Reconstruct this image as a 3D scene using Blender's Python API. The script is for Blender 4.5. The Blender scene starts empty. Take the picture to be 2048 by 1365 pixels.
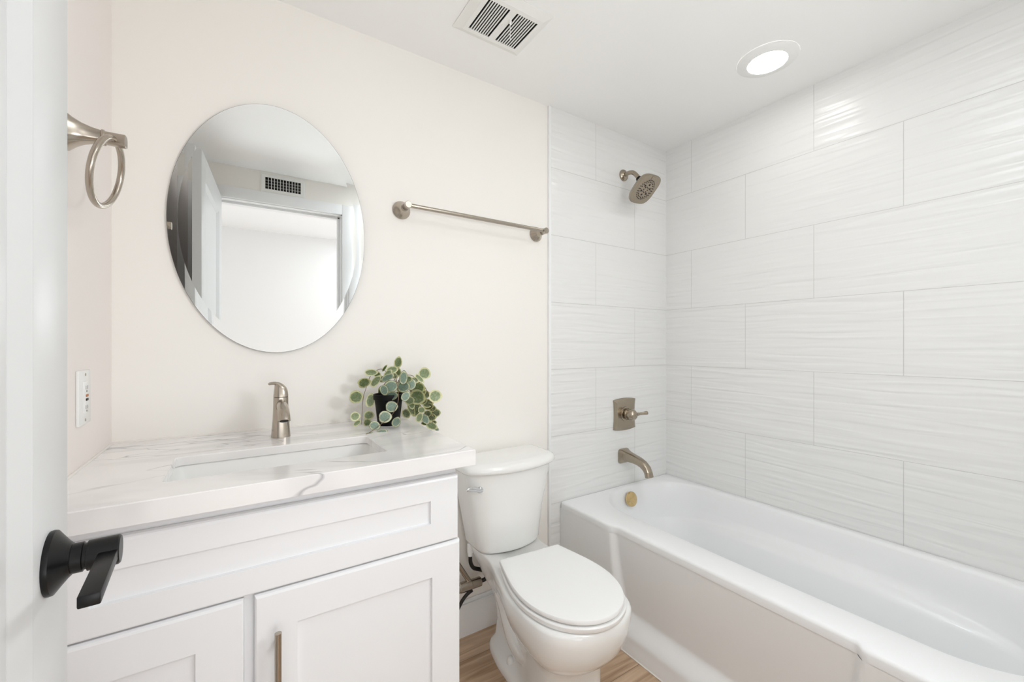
import bpy, bmesh, math, random
from mathutils import Vector, Matrix
from math import sin, cos, pi, radians

S = bpy.context.scene
COL = S.collection
random.seed(7)

# ---------------------------------------------------------------- camera
CAMZ = 1.155
cd = bpy.data.cameras.new('camera')
cam = bpy.data.objects.new('camera', cd)
COL.objects.link(cam)
cam.location = (0, 0, CAMZ)
cam.rotation_euler = (radians(90), 0, radians(-33.1))
cd.sensor_width = 36
cd.lens = 836 / 2048 * 36
cd.shift_y = 7.5 / 2048
cd.clip_start = 0.01
S.camera = cam

# ---------------------------------------------------------------- world, exposure
W = bpy.data.worlds.new('world')
S.world = W
W.use_nodes = True
W.node_tree.nodes['Background'].inputs[0].default_value = (1, 1, 1, 1)
W.node_tree.nodes['Background'].inputs[1].default_value = 0.0
S.view_settings.view_transform = 'Standard'
S.view_settings.look = 'None'
S.view_settings.gamma = 1
S.view_settings.use_curve_mapping = False
S.view_settings.exposure = -0.38
S.cycles.max_bounces = 14
S.cycles.diffuse_bounces = 10
S.cycles.glossy_bounces = 6
S.cycles.sample_clamp_indirect = 6.0


def area(name, loc, rot, sx, sy, power, col=(1, 1, 1)):
    l = bpy.data.lights.new(name, 'AREA')
    l.shape = 'RECTANGLE'
    l.size = sx
    l.size_y = sy
    l.energy = power
    l.color = col
    o = bpy.data.objects.new(name, l)
    o.location = loc
    o.rotation_euler = rot
    COL.objects.link(o)
    return o


# added fill lights without fixtures: two in the bedroom, two by the entry
area('bedroom_fill_high', (1.3, -1.25, 2.37), (0, 0, 0), 0.7, 1.7, 19, (0.92, 0.96, 1.0))  # added overhead fill, kept out of the mirror's view
area('bedroom_fill_low', (0.35, -2.2, 0.58), (radians(108), 0, 0), 2.2, 0.9, 27, (0.895, 0.95, 1.0))  # added low fill tilted up to brighten the bathroom ceiling
area('entry_fill_high', (0.95, 0.22, 2.225), (0, 0, 0), 0.45, 0.45, 5.0, (0.895, 0.95, 1.0))  # added overhead fill, no light fitting here
pl_ = bpy.data.lights.new('entry_fill_point', 'POINT')  # added point fill beside the doorway, just out of view
pl_.shadow_soft_size = 0.08
pl_.energy = 12.5
pl_.color = (0.895, 0.95, 1.0)
po_ = bpy.data.objects.new('entry_fill_point', pl_)
po_.location = (0.85, 0.035, 1.38)
COL.objects.link(po_)

# ---------------------------------------------------------------- dimensions
XL, XR = -0.283, 2.001
YB, YF = 1.5, -0.05
YT = 1.491            # tile face on the back wall
H = 2.237


# ---------------------------------------------------------------- helpers
def srgb(r, g, b):
    def f(c):
        c /= 255
        return c / 12.92 if c <= 0.04045 else ((c + 0.055) / 1.055) ** 2.4
    return (f(r), f(g), f(b), 1)


def mat(name, col, rough=0.5, metal=0.0, spec=0.5, coat=0.0, emit=None, estr=0.0):
    m = bpy.data.materials.new(name)
    m.use_nodes = True
    b = m.node_tree.nodes['Principled BSDF']
    b.inputs['Base Color'].default_value = col
    b.inputs['Roughness'].default_value = rough
    b.inputs['Metallic'].default_value = metal
    b.inputs['Specular IOR Level'].default_value = spec
    b.inputs['Coat Weight'].default_value = coat
    b.inputs['Coat Roughness'].default_value = 0.05
    if emit:
        b.inputs['Emission Color'].default_value = emit
        b.inputs['Emission Strength'].default_value = estr
    return m


class NT:
    def __init__(self, m):
        self.t = m.node_tree
        self.n = self.t.nodes
        self.b = self.n['Principled BSDF']

    def new(self, kind, **kw):
        n = self.n.new(kind)
        for k, v in kw.items():
            if k in n.inputs.keys():
                n.inputs[k].default_value = v
            else:
                setattr(n, k, v)
        return n

    def link(self, a, b):
        self.t.links.new(a, b)


def add_bump(m, scale=(1, 1, 1), nscale=60.0, strength=0.1, dist=0.001, detail=3.0):
    q = NT(m)
    tc = q.new('ShaderNodeTexCoord')
    mp = q.new('ShaderNodeMapping')
    mp.inputs['Scale'].default_value = scale
    no = q.new('ShaderNodeTexNoise')
    no.inputs['Scale'].default_value = nscale
    no.inputs['Detail'].default_value = detail
    bu = q.new('ShaderNodeBump')
    bu.inputs['Strength'].default_value = strength
    bu.inputs['Distance'].default_value = dist
    q.link(tc.outputs['Object'], mp.inputs[0])
    q.link(mp.outputs[0], no.inputs['Vector'])
    q.link(no.outputs['Fac'], bu.inputs['Height'])
    q.link(bu.outputs[0], q.b.inputs['Normal'])
    return m


# ---------------------------------------------------------------- materials
M = {}
M['wall'] = add_bump(mat('wall_paint', srgb(243, 240, 235), 0.55), nscale=35, strength=0.12, dist=0.002)
M['wall_pink'] = add_bump(mat('side_wall_paint', srgb(242, 235, 231), 0.6), nscale=35, strength=0.12, dist=0.002)
M['ceiling'] = add_bump(mat('ceiling_paint', srgb(244, 244, 243), 0.35), nscale=30, strength=0.08, dist=0.002)
M['bedroom'] = mat('bedroom_paint', srgb(242, 243, 244), 0.6)
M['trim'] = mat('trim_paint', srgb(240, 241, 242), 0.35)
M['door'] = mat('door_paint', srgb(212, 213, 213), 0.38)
M['cabinet'] = mat('cabinet_lacquer', srgb(240, 241, 243), 0.35)
M['porcelain'] = mat('porcelain', srgb(240, 240, 238), 0.12, coat=0.3)
M['tub'] = mat('tub_enamel', srgb(240, 241, 242), 0.3, coat=0.08)
M['plastic'] = mat('white_plastic', srgb(240, 240, 238), 0.3)
M['seat'] = mat('seat_plastic', srgb(242, 242, 241), 0.28)
M['nickel'] = add_bump(mat('brushed_nickel', srgb(180, 171, 159), 0.24, 1.0), (1, 1, 30), 40, 0.05, 0.0005)
M['nickel_dark'] = mat('brushed_nickel_warm', srgb(170, 159, 143), 0.24, 1.0)
M['chrome'] = mat('chrome', srgb(215, 217, 220), 0.06, 1.0)
M['brass'] = add_bump(mat('aged_brass', srgb(212, 186, 136), 0.16, 1.0), nscale=90, strength=0.25, dist=0.001)
M['black'] = mat('matte_black', srgb(9, 9, 10), 0.36, spec=0.35)
M['pot'] = mat('black_pot', srgb(6, 6, 6), 0.5, spec=0.2)
M['rubber'] = mat('black_rubber', srgb(28, 24, 20), 0.45)
M['dark'] = mat('dark_void', srgb(22, 21, 20), 0.9)
M['hole'] = mat('dark_hole', srgb(30, 27, 24), 0.7)
M['soil'] = mat('soil', srgb(52, 42, 32), 0.95)
M['stem'] = mat('vine_stem', srgb(112, 88, 66), 0.6)
M['mirror'] = mat('mirror_silver', (0.83, 0.85, 0.845, 1), 0.0, 1.0)
M['mirror_edge'] = mat('mirror_edge', srgb(120, 124, 122), 0.25, 0.6)
M['caulk'] = mat('caulk', srgb(240, 236, 232), 0.5)
M['vent_white'] = mat('vent_white', srgb(236, 236, 233), 0.4)
M['metal_grey'] = mat('inner_grille_metal', srgb(120, 120, 118), 0.5, 0.5)
M['copper'] = mat('reset_button_orange', srgb(176, 112, 66), 0.4)
M['lens'] = mat('lamp_lens', (1, 1, 1, 1), 0.4, emit=(1.0, 0.985, 0.955, 1), estr=24.0)


def mk_tile(name, axis):
    """white wavy 306 x 561 mm wall tiles in running bond, thin grout lines"""
    m = mat(name, srgb(233, 233, 232), 0.22)
    q = NT(m)
    tc = q.new('ShaderNodeTexCoord')
    sep = q.new('ShaderNodeSeparateXYZ')
    geo = q.new('ShaderNodeNewGeometry')
    q.link(geo.outputs['Position'], sep.inputs[0])
    com = q.new('ShaderNodeCombineXYZ')
    q.link(sep.outputs['X' if axis == 'x' else 'Y'], com.inputs['X'])
    q.link(sep.outputs['Z'], com.inputs['Y'])
    mp = q.new('ShaderNodeMapping')
    off = -1.462 if axis == 'x' else -0.771
    mp.inputs['Location'].default_value = (off + 0.5614 * 10, -0.4305 + 0.306 * 10, 0)
    q.link(com.outputs[0], mp.inputs[0])
    br = q.new('ShaderNodeTexBrick')
    br.offset = 0.5
    br.offset_frequency = 2
    br.inputs['Scale'].default_value = 1.0
    br.inputs['Mortar Size'].default_value = 0.0011
    br.inputs['Mortar Smooth'].default_value = 0.1
    br.inputs['Bias'].default_value = 0
    br.inputs['Brick Width'].default_value = 0.5614
    br.inputs['Row Height'].default_value = 0.306
    br.inputs['Color1'].default_value = srgb(233, 233, 232)
    br.inputs['Color2'].default_value = srgb(233, 233, 232)
    br.inputs['Mortar'].default_value = srgb(209, 208, 205)
    q.link(mp.outputs[0], br.inputs['Vector'])
    q.link(br.outputs['Color'], q.b.inputs['Base Color'])
    # waves: long horizontal ripples
    mp2 = q.new('ShaderNodeMapping')
    mp2.inputs['Scale'].default_value = (2.8, 35.0, 1)
    q.link(com.outputs[0], mp2.inputs[0])
    no = q.new('ShaderNodeTexNoise')
    no.inputs['Scale'].default_value = 1.0
    no.inputs['Detail'].default_value = 0.6
    no.inputs['Distortion'].default_value = 0.7
    q.link(mp2.outputs[0], no.inputs['Vector'])
    wv = q.new('ShaderNodeMath', operation='MULTIPLY')
    q.link(no.outputs['Fac'], wv.inputs[0])
    wv.inputs[1].default_value = 1.0
    gm = q.new('ShaderNodeMath', operation='MULTIPLY')
    q.link(br.outputs['Fac'], gm.inputs[0])
    gm.inputs[1].default_value = -0.25
    ad = q.new('ShaderNodeMath', operation='ADD')
    q.link(wv.outputs[0], ad.inputs[0])
    q.link(gm.outputs[0], ad.inputs[1])
    bu = q.new('ShaderNodeBump')
    bu.inputs['Strength'].default_value = 0.75
    bu.inputs['Distance'].default_value = 0.0078
    q.link(ad.outputs[0], bu.inputs['Height'])
    q.link(bu.outputs[0], q.b.inputs['Normal'])
    return m


M['tile_back'] = mk_tile('wavy_tile_back', 'x')
M['tile_right'] = mk_tile('wavy_tile_side', 'y')


def mk_wood():
    m = mat('wood_plank_floor', srgb(150, 124, 100), 0.42)
    q = NT(m)
    geo = q.new('ShaderNodeNewGeometry')
    mp = q.new('ShaderNodeMapping')
    mp.inputs['Location'].default_value = (3.0, 3.0 - 0.954 + 0.18 * 6, 0)
    q.link(geo.outputs['Position'], mp.inputs[0])
    br = q.new('ShaderNodeTexBrick')
    br.offset = 0.37
    br.inputs['Scale'].default_value = 1
    br.inputs['Mortar Size'].default_value = 0.0008
    br.inputs['Brick Width'].default_value = 1.22
    br.inputs['Row Height'].default_value = 0.18
    br.inputs['Bias'].default_value = 0
    br.inputs['Color1'].default_value = (0.0, 0, 0, 1)
    br.inputs['Color2'].default_value = (1, 1, 1, 1)
    br.inputs['Mortar'].default_value = (0.5, 0.5, 0.5, 1)
    q.link(mp.outputs[0], br.inputs['Vector'])
    mp2 = q.new('ShaderNodeMapping')
    mp2.inputs['Scale'].default_value = (3.5, 42, 1)
    q.link(geo.outputs['Position'], mp2.inputs[0])
    no = q.new('ShaderNodeTexNoise')
    no.inputs['Scale'].default_value = 1.0
    no.inputs['Detail'].default_value = 5
    no.inputs['Distortion'].default_value = 0.8
    q.link(mp2.outputs[0], no.inputs['Vector'])
    ad = q.new('ShaderNodeMath', operation='MULTIPLY_ADD')
    q.link(br.outputs['Color'], ad.inputs[0])
    ad.inputs[1].default_value = 0.18
    q.link(no.outputs['Fac'], ad.inputs[2])
    cr = q.new('ShaderNodeValToRGB')
    cr.color_ramp.elements[0].position = 0.36
    cr.color_ramp.elements[0].color = srgb(158, 129, 102)
    cr.color_ramp.elements[1].position = 0.74
    cr.color_ramp.elements[1].color = srgb(206, 178, 150)
    q.link(ad.outputs[0], cr.inputs[0])
    mx = q.new('ShaderNodeMixRGB', blend_type='MIX')
    q.link(br.outputs['Fac'], mx.inputs[0])
    q.link(cr.outputs[0], mx.inputs[1])
    mx.inputs[2].default_value = srgb(104, 84, 68)
    q.link(mx.outputs[0], q.b.inputs['Base Color'])
    return m


M['wood'] = mk_wood()


def mk_quartz():
    m = mat('white_quartz', srgb(240, 238, 235), 0.16)
    q = NT(m)
    geo = q.new('ShaderNodeNewGeometry')
    mp = q.new('ShaderNodeMapping')
    mp.inputs['Rotation'].default_value = (0, 0.5, radians(-38))
    mp.inputs['Scale'].default_value = (2.0, 5.0, 4.0)
    mp.inputs['Location'].default_value = (0.37, 0.2, 0.1)
    q.link(geo.outputs['Position'], mp.inputs[0])

    def vein(scale, dist, width, detail):
        no = q.new('ShaderNodeTexNoise')
        no.inputs['Scale'].default_value = scale
        no.inputs['Detail'].default_value = detail
        no.inputs['Distortion'].default_value = dist
        q.link(mp.outputs[0], no.inputs['Vector'])
        s = q.new('ShaderNodeMath', operation='SUBTRACT')
        q.link(no.outputs['Fac'], s.inputs[0])
        s.inputs[1].default_value = 0.5
        a = q.new('ShaderNodeMath', operation='ABSOLUTE')
        q.link(s.outputs[0], a.inputs[0])
        r = q.new('ShaderNodeMapRange')
        r.inputs['From Min'].default_value = 0
        r.inputs['From Max'].default_value = width
        r.inputs['To Min'].default_value = 1
        r.inputs['To Max'].default_value = 0
        q.link(a.outputs[0], r.inputs['Value'])
        return r.outputs[0]
    v1 = vein(0.9, 1.3, 0.014, 3)
    v2 = vein(0.55, 0.9, 0.09, 4)
    msk = q.new('ShaderNodeTexNoise')
    msk.inputs['Scale'].default_value = 1.1
    q.link(mp.outputs[0], msk.inputs['Vector'])
    mr = q.new('ShaderNodeMapRange')
    mr.inputs['From Min'].default_value = 0.38
    mr.inputs['From Max'].default_value = 0.54
    q.link(msk.outputs['Fac'], mr.inputs['Value'])
    m1 = q.new('ShaderNodeMath', operation='MULTIPLY')
    q.link(v1, m1.inputs[0])
    q.link(mr.outputs[0], m1.inputs[1])
    m1b = q.new('ShaderNodeMath', operation='MULTIPLY')
    q.link(m1.outputs[0], m1b.inputs[0])
    m1b.inputs[1].default_value = 0.85
    m2 = q.new('ShaderNodeMath', operation='MULTIPLY')
    q.link(v2, m2.inputs[0])
    m2.inputs[1].default_value = 0.30
    mx = q.new('ShaderNodeMath', operation='MAXIMUM')
    q.link(m1b.outputs[0], mx.inputs[0])
    q.link(m2.outputs[0], mx.inputs[1])
    c = q.new('ShaderNodeMixRGB', blend_type='MIX')
    c.inputs[1].default_value = srgb(245, 243, 242)
    c.inputs[2].default_value = srgb(168, 168, 172)
    q.link(mx.outputs[0], c.inputs[0])
    q.link(c.outputs[0], q.b.inputs['Base Color'])
    return m


M['quartz'] = mk_quartz()


def mk_leaf(name, centre, rim, seed):
    m = mat(name, centre, 0.5)
    q = NT(m)
    tc = q.new('ShaderNodeTexCoord')
    no = q.new('ShaderNodeTexNoise')
    no.inputs['Scale'].default_value = 2.6
    no.inputs['Detail'].default_value = 4
    oi = q.new('ShaderNodeObjectInfo')
    adv = q.new('ShaderNodeVectorMath', operation='ADD')
    q.link(tc.outputs['Object'], adv.inputs[0])
    q.link(oi.outputs['Random'], adv.inputs[1])
    sc = q.new('ShaderNodeVectorMath', operation='SCALE')
    sc.inputs['Scale'].default_value = 1.0
    q.link(adv.outputs[0], sc.inputs[0])
    q.link(sc.outputs[0], no.inputs['Vector'])
    mul = q.new('ShaderNodeVectorMath', operation='MULTIPLY')
    mul.inputs[1].default_value = (1, 1, 0)
    q.link(tc.outputs['Object'], mul.inputs[0])
    ln = q.new('ShaderNodeVectorMath', operation='LENGTH')
    q.link(mul.outputs[0], ln.inputs[0])
    ad = q.new('ShaderNodeMath', operation='MULTIPLY_ADD')
    q.link(no.outputs['Fac'], ad.inputs[0])
    ad.inputs[1].default_value = 0.34
    q.link(ln.outputs['Value'], ad.inputs[2])
    cr = q.new('ShaderNodeValToRGB')
    e = cr.color_ramp.elements
    e[0].position = 0.86
    e[0].color = centre
    e[1].position = 1.0
    e[1].color = rim
    q.link(ad.outputs[0], cr.inputs[0])
    # paler mottling in the centre
    no2 = q.new('ShaderNodeTexNoise')
    no2.inputs['Scale'].default_value = 5
    no2.inputs['Detail'].default_value = 3
    q.link(adv.outputs[0], no2.inputs['Vector'])
    mr = q.new('ShaderNodeMapRange')
    mr.inputs['From Min'].default_value = 0.45
    mr.inputs['From Max'].default_value = 0.7
    mr.inputs['To Max'].default_value = 0.5
    q.link(no2.outputs['Fac'], mr.inputs['Value'])
    mx = q.new('ShaderNodeMixRGB', blend_type='MIX')
    q.link(mr.outputs[0], mx.inputs[0])
    q.link(cr.outputs[0], mx.inputs[1])
    mx.inputs[2].default_value = srgb(196, 206, 182)
    q.link(mx.outputs[0], q.b.inputs['Base Color'])
    return m


M['leaf_a'] = mk_leaf('leaf_green', srgb(142, 158, 116), srgb(236, 234, 190), 1)
M['leaf_b'] = mk_leaf('leaf_blue_green', srgb(138, 162, 146), srgb(238, 238, 206), 2)
M['leaf_c'] = mk_leaf('leaf_dark', srgb(108, 120, 80), srgb(218, 216, 160), 3)

# ---------------------------------------------------------------- mesh helpers
WL = {}


def mk(name, bm, m, parent=None, sharp=35, kind=None, origin=None):
    """link a bmesh (world coordinates) as one object"""
    bmesh.ops.recalc_face_normals(bm, faces=bm.faces)
    for f in bm.faces:
        f.smooth = True
    lim = radians(sharp)
    for e in bm.edges:
        if len(e.link_faces) == 2 and e.calc_face_angle(0) > lim:
            e.smooth = False
    if origin is None:
        xs = [v.co for v in bm.verts]
        lo = Vector([min(v[i] for v in xs) for i in range(3)])
        hi = Vector([max(v[i] for v in xs) for i in range(3)])
        origin = (lo + hi) / 2
    origin = Vector(origin)
    bmesh.ops.translate(bm, verts=bm.verts, vec=-origin)
    me = bpy.data.meshes.new(name)
    bm.to_mesh(me)
    bm.free()
    for mm in (m if isinstance(m, (list, tuple)) else [m]):
        me.materials.append(mm)
    o = bpy.data.objects.new(name, me)
    COL.objects.link(o)
    if parent:
        o.parent = parent
        o.location = origin - WL[parent.name]
    else:
        o.location = origin
    WL[o.name] = origin
    if kind:
        o['kind'] = kind
    return o


def empty(name, loc, label, cat, group=None):
    o = bpy.data.objects.new(name, None)
    o.empty_display_size = 0.05
    COL.objects.link(o)
    o.location = loc
    WL[o.name] = Vector(loc)
    return tag(o, label, cat, group)


def tag(o, label, cat, group=None):
    o['label'] = label
    o['category'] = cat
    if group:
        o['group'] = group
    return o


def box(bm, x0, x1, y0, y1, z0, z1, bev=0.0, seg=2):
    r = bmesh.ops.create_cube(bm, size=1)
    vs = r['verts']
    for v in vs:
        v.co.x = x0 + (v.co.x + .5) * (x1 - x0)
        v.co.y = y0 + (v.co.y + .5) * (y1 - y0)
        v.co.z = z0 + (v.co.z + .5) * (z1 - z0)
    if bev > 0:
        es = list({e for v in vs for e in v.link_edges})
        bmesh.ops.bevel(bm, geom=es, offset=bev, segments=seg, profile=0.5, affect='EDGES')
    return vs


def nb():
    return bmesh.new()


def bxo(name, m, x0, x1, y0, y1, z0, z1, bev=0.0, parent=None, kind=None, seg=2):
    bm = nb()
    box(bm, x0, x1, y0, y1, z0, z1, bev, seg)
    return mk(name, bm, m, parent, kind=kind)


def loft(bm, rings, cap0=True, cap1=True, closed=True):
    """skin consecutive rings of points (same count)"""
    R = [[bm.verts.new(p) for p in r] for r in rings]
    n = len(R[0])
    for a, b in zip(R[:-1], R[1:]):
        for i in range(n if closed else n - 1):
            j = (i + 1) % n
            try:
                bm.faces.new((a[i], a[j], b[j], b[i]))
            except ValueError:
                pass
    if cap0:
        bm.faces.new(R[0])
    if cap1:
        bm.faces.new(list(reversed(R[-1])))
    return R


def frame(d):
    d = Vector(d).normalized()
    a = Vector((0, 0, 1)) if abs(d.z) < 0.9 else Vector((1, 0, 0))
    u = d.cross(a).normalized()
    return d, u, d.cross(u).normalized()


def lathe(bm, org, axis, prof, n=32, cap0=True, cap1=True):
    """prof: list of (distance along axis, radius)"""
    d, u, w = frame(axis)
    org = Vector(org)
    rings = []
    for t, r in prof:
        rings.append([org + d * t + (u * cos(2 * pi * i / n) + w * sin(2 * pi * i / n)) * max(r, 1e-5) for i in range(n)])
    return loft(bm, rings, cap0, cap1)


def cyl(bm, p0, p1, r0, r1=None, n=24):
    p0, p1 = Vector(p0), Vector(p1)
    L = (p1 - p0).length
    lathe(bm, p0, p1 - p0, [(0, r0), (L, r0 if r1 is None else r1)], n)


def catmull(pts, k=8):
    P = [Vector(p) for p in pts]
    P = [P[0] * 2 - P[1]] + P + [P[-1] * 2 - P[-2]]
    out = []
    for i in range(1, len(P) - 2):
        a, b, c, d = P[i - 1:i + 3]
        for s in range(k):
            t = s / k
            out.append(0.5 * ((2 * b) + (c - a) * t + (2 * a - 5 * b + 4 * c - d) * t * t + (3 * b - a - 3 * c + d) * t ** 3))
    out.append(P[-2])
    return out


def tube(bm, pts, r, n=12, smooth=6):
    pts = catmull(pts, smooth) if smooth > 1 else [Vector(p) for p in pts]
    m = len(pts)
    u = None
    rings = []
    for i, p in enumerate(pts):
        d = (pts[min(i + 1, m - 1)] - pts[max(i - 1, 0)]).normalized()
        if u is None:
            _, u, _ = frame(d)
        u = (u - d * u.dot(d)).normalized()
        w = d.cross(u)
        rr = r(i / (m - 1)) if callable(r) else r
        rings.append([p + (u * cos(2 * pi * j / n) + w * sin(2 * pi * j / n)) * rr for j in range(n)])
    loft(bm, rings)


def rrect(cx, cy, hx, hy, r, k=6, side=1):
    """rounded rectangle outline, fixed point count 4*(k+1)+4*(side-1)"""
    r = min(r, hx * .999, hy * .999)
    cs = [(cx + hx - r, cy + hy - r, 0), (cx - hx + r, cy + hy - r, 90), (cx - hx + r, cy - hy + r, 180), (cx + hx - r, cy - hy + r, 270)]
    arcs = []
    for x, y, a in cs:
        arcs.append([(x + r * cos(radians(a + 90 * i / k)), y + r * sin(radians(a + 90 * i / k))) for i in range(k + 1)])
    out = []
    for i in range(4):
        out += arcs[i]
        a = arcs[i][-1]
        b = arcs[(i + 1) % 4][0]
        for s in range(1, side):
            t = s / side
            out.append((a[0] + (b[0] - a[0]) * t, a[1] + (b[1] - a[1]) * t))
    return out

# ================================================================ ROOM SHELL
bxo('floor', M['wood'], -1.2, 2.15, -2.45, 1.62, -0.06, 0.0, kind='structure')
bxo('ceiling', M['ceiling'], XL - .1, XR + .12, YF - .115, YB + .12, H, H + .08, kind='structure')
bxo('wall_back', M['wall'], XL - .1, 1.176, YB, YB + .12, 0, H, kind='structure')
bxo('wall_left', M['wall_pink'], XL - .1, XL, YF, YB, 0, H, kind='structure')
bxo('wall_back_tile', M['tile_back'], 1.184, XR + .1, YT, YB + .12, 0, H, kind='structure')
bxo('wall_right', M['tile_right'], XR, XR + .12, YF, YT, 0, H, kind='structure')
bm = nb()
DX0, DX1, DZ = -0.170, 0.556, 2.045          # door opening in the front wall
box(bm, XL - .1, DX0, YF - .115, YF, 0, H)
box(bm, DX1, XR + .12, YF - .115, YF, 0, H)
box(bm, DX0, DX1, YF - .115, YF, DZ, H)
mk('wall_front', bm, M['wall'], kind='structure')
# slim white profile where the tile meets the painted wall
bxo('trim_1', M['trim'], 1.170, 1.184, YT - .002, YB, 0, H, 0.002, kind='structure')
# baseboard behind the toilet
bm = nb()
box(bm, 0.47, 1.170, YB - .014, YB, 0.0, 0.126, 0)
box(bm, 0.47, 1.170, YB - .009, YB, 0.126, 0.140, 0.003)
mk('baseboard_back', bm, M['trim'], kind='structure')
# jamb, stop and casing of the doorway
bm = nb()
jd0, jd1 = YF - .116, YF + .001
box(bm, DX0, DX0 + .012, jd0, jd1, 0, DZ)
box(bm, DX1 - .012, DX1, jd0, jd1, 0, DZ)
box(bm, DX0, DX1, jd0, jd1, DZ - .012, DZ)
st0, st1 = YF - .085, YF - .045
box(bm, DX1 - .026, DX1 - .011, st0, st1, 0, DZ - .012, .002)
box(bm, DX0 + .011, DX0 + .026, st0, st1, 0, DZ - .012, .002)
box(bm, DX0 + .012, DX1 - .012, st0, st1, DZ - .026, DZ - .011, .002)
box(bm, DX1 - .006, DX1 + .058, YF, YF + .016, 0, DZ + .06, .002)
box(bm, XL, DX0 + .006, YF, YF + .010, 0, DZ + .06, .002)
box(bm, DX0 + .006, DX1 - .006, YF, YF + .016, DZ - .006, DZ + .06, .002)
mk('trim_2', bm, M['trim'], kind='structure')
# the room outside the doorway (seen in the mirror)
bxo('wall_bedroom_far', M['bedroom'], -1.2, 2.15, -2.45, -2.35, 0, 2.42, kind='structure')
bxo('wall_bedroom_left', M['bedroom'], -1.2, -1.1, -2.35, YF - .115, 0, 2.42, kind='structure')
bxo('wall_bedroom_right', M['bedroom'], 1.75, 1.85, -2.35, YF - .115, 0, 2.42, kind='structure')
bxo('wall_bedroom_near', M['bedroom'], -1.1, XL - .1, YF - .2, YF - .115, 0, 2.42, kind='structure')
bxo('ceiling_bedroom', M['bedroom'], -1.2, 1.85, -2.45, YF - .115, 2.40, 2.46, kind='structure')

# ================================================================ DOOR
TH = radians(93.0)
PIN = Vector((-0.123, YF + .002, 0))
DU = Vector((cos(TH), sin(TH), 0))           # along the door, hinge to free edge
DN = Vector((sin(TH), -cos(TH), 0))          # out of the face turned to the camera
DT, DW = 0.035, 0.708


def dp(s, n, z):
    """s along the door, n out of the visible face, z up"""
    return PIN + DU * s + DN * n + Vector((0, 0, z))


def dbox(bm, s0, s1, n0, n1, z0, z1, bev=0):
    vs = box(bm, s0, s1, n0, n1, z0, z1, bev)
    return vs


def dfin(name, bm, m, parent):
    for v in bm.verts:
        v.co = dp(v.co.x, v.co.y, v.co.z)
    return mk(name, bm, m, parent)


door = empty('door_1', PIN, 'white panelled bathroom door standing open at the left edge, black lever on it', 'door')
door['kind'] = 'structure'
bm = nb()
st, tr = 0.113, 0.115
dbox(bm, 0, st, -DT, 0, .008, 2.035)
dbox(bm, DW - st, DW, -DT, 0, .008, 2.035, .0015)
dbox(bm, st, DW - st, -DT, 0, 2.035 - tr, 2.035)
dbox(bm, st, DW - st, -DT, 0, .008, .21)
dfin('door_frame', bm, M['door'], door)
bm = nb()
dbox(bm, st - .004, DW - st + .004, -DT + .011, -.011, .2, 2.035 - tr + .004)
dfin('door_panel', bm, M['door'], door)
# sloped moulding around the panel
bm = nb()
ins, dep = .020, .0105
o_ = [(st, .21), (DW - st, .21), (DW - st, 2.035 - tr), (st, 2.035 - tr)]
i_ = [(st + ins, .21 + ins), (DW - st - ins, .21 + ins), (DW - st - ins, 2.035 - tr - ins), (st + ins, 2.035 - tr - ins)]
loft(bm, [[Vector((a, -.0005, b)) for a, b in o_], [Vector((a, -dep, b)) for a, b in i_], [Vector((a, -dep - .003, b)) for a, b in i_], [Vector((a, -dep - .003, b)) for a, b in o_]], False, False)
dfin('panel_moulding', bm, M['door'], door)
# lever handle
LS, LZ = DW - 0.067, 0.940
bm = nb()
c = dp(LS, 0, LZ)
lathe(bm, c, DN, [(0, .0302), (.002, .0308), (.0045, .0302), (.009, .0240), (.0135, .0180), (.016, .0155)], 40)
rose = mk('rosette', bm, M['black'], door)
bm = nb()
lathe(bm, c, DN, [(.014, .0145), (.024, .0145), (.0245, .0128), (.027, .0128), (.0275, .0148), (.0505, .0148), (.052, .0135)], 32)
mk('lever_shaft', bm, M['black'], door)
bm = nb()
for v in box(bm, LS - .098, LS + .004, 0.0360, .0512, LZ - .0055, LZ + .0055, .0015):
    pass
for v in bm.verts:
    t = (LS - v.co.x) / .098
    v.co.z -= max(0, t) * .004
dfin('lever', bm, M['black'], door)
for z in (1.85, 1.05, .25):
    bm = nb()
    cyl(bm, (PIN.x - .041, PIN.y + .005, z - .045), (PIN.x - .041, PIN.y + .005, z + .045), .006, n=12)
    mk('door_hinge', bm, M['black'], door)

# ================================================================ VANITY
CX0, CX1 = XL, 0.462
van = empty('vanity_cabinet', ((CX0 + CX1) / 2, 1.22, 0), 'white shaker vanity cabinet under the veined quartz counter', 'cabinet')
DF, FF = 0.953, 0.973          # door faces, face frame
bm = nb()
box(bm, CX0 + .001, CX0 + .018, FF + .0201, YB - .001, 0.0, .8545)
box(bm, CX1 - .018, CX1, FF + .0201, YB - .001, 0.0, .855)
box(bm, CX0 + .018, CX1 - .018, FF + .02, YB - .001, .10, .118)
box(bm, CX0 + .018, CX1 - .018, YB - .013, YB - .001, .118, .855)
mk('carcass', bm, M['cabinet'], van)
bm = nb()
box(bm, CX0 + .001, CX0 + .04, FF, FF + .02, .10, .8547)
box(bm, CX1 - .04, CX1, FF, FF + .02, .10, .8547)
box(bm, -.01, .04, FF, FF + .02, .1401, .6549)
box(bm, CX0 + .0401, CX1 - .0401, FF, FF + .02, .655, .690)
box(bm, CX0 + .0401, CX1 - .0401, FF, FF + .02, .81, .8547)
box(bm, CX0 + .0401, CX1 - .0401, FF, FF + .02, .10, .14)
mk('face_frame', bm, M['cabinet'], van)
bxo('toe_kick', M['cabinet'], CX0 + .018, CX1 - .018, FF + .06, FF + .075, 0, .10, parent=van)


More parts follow.
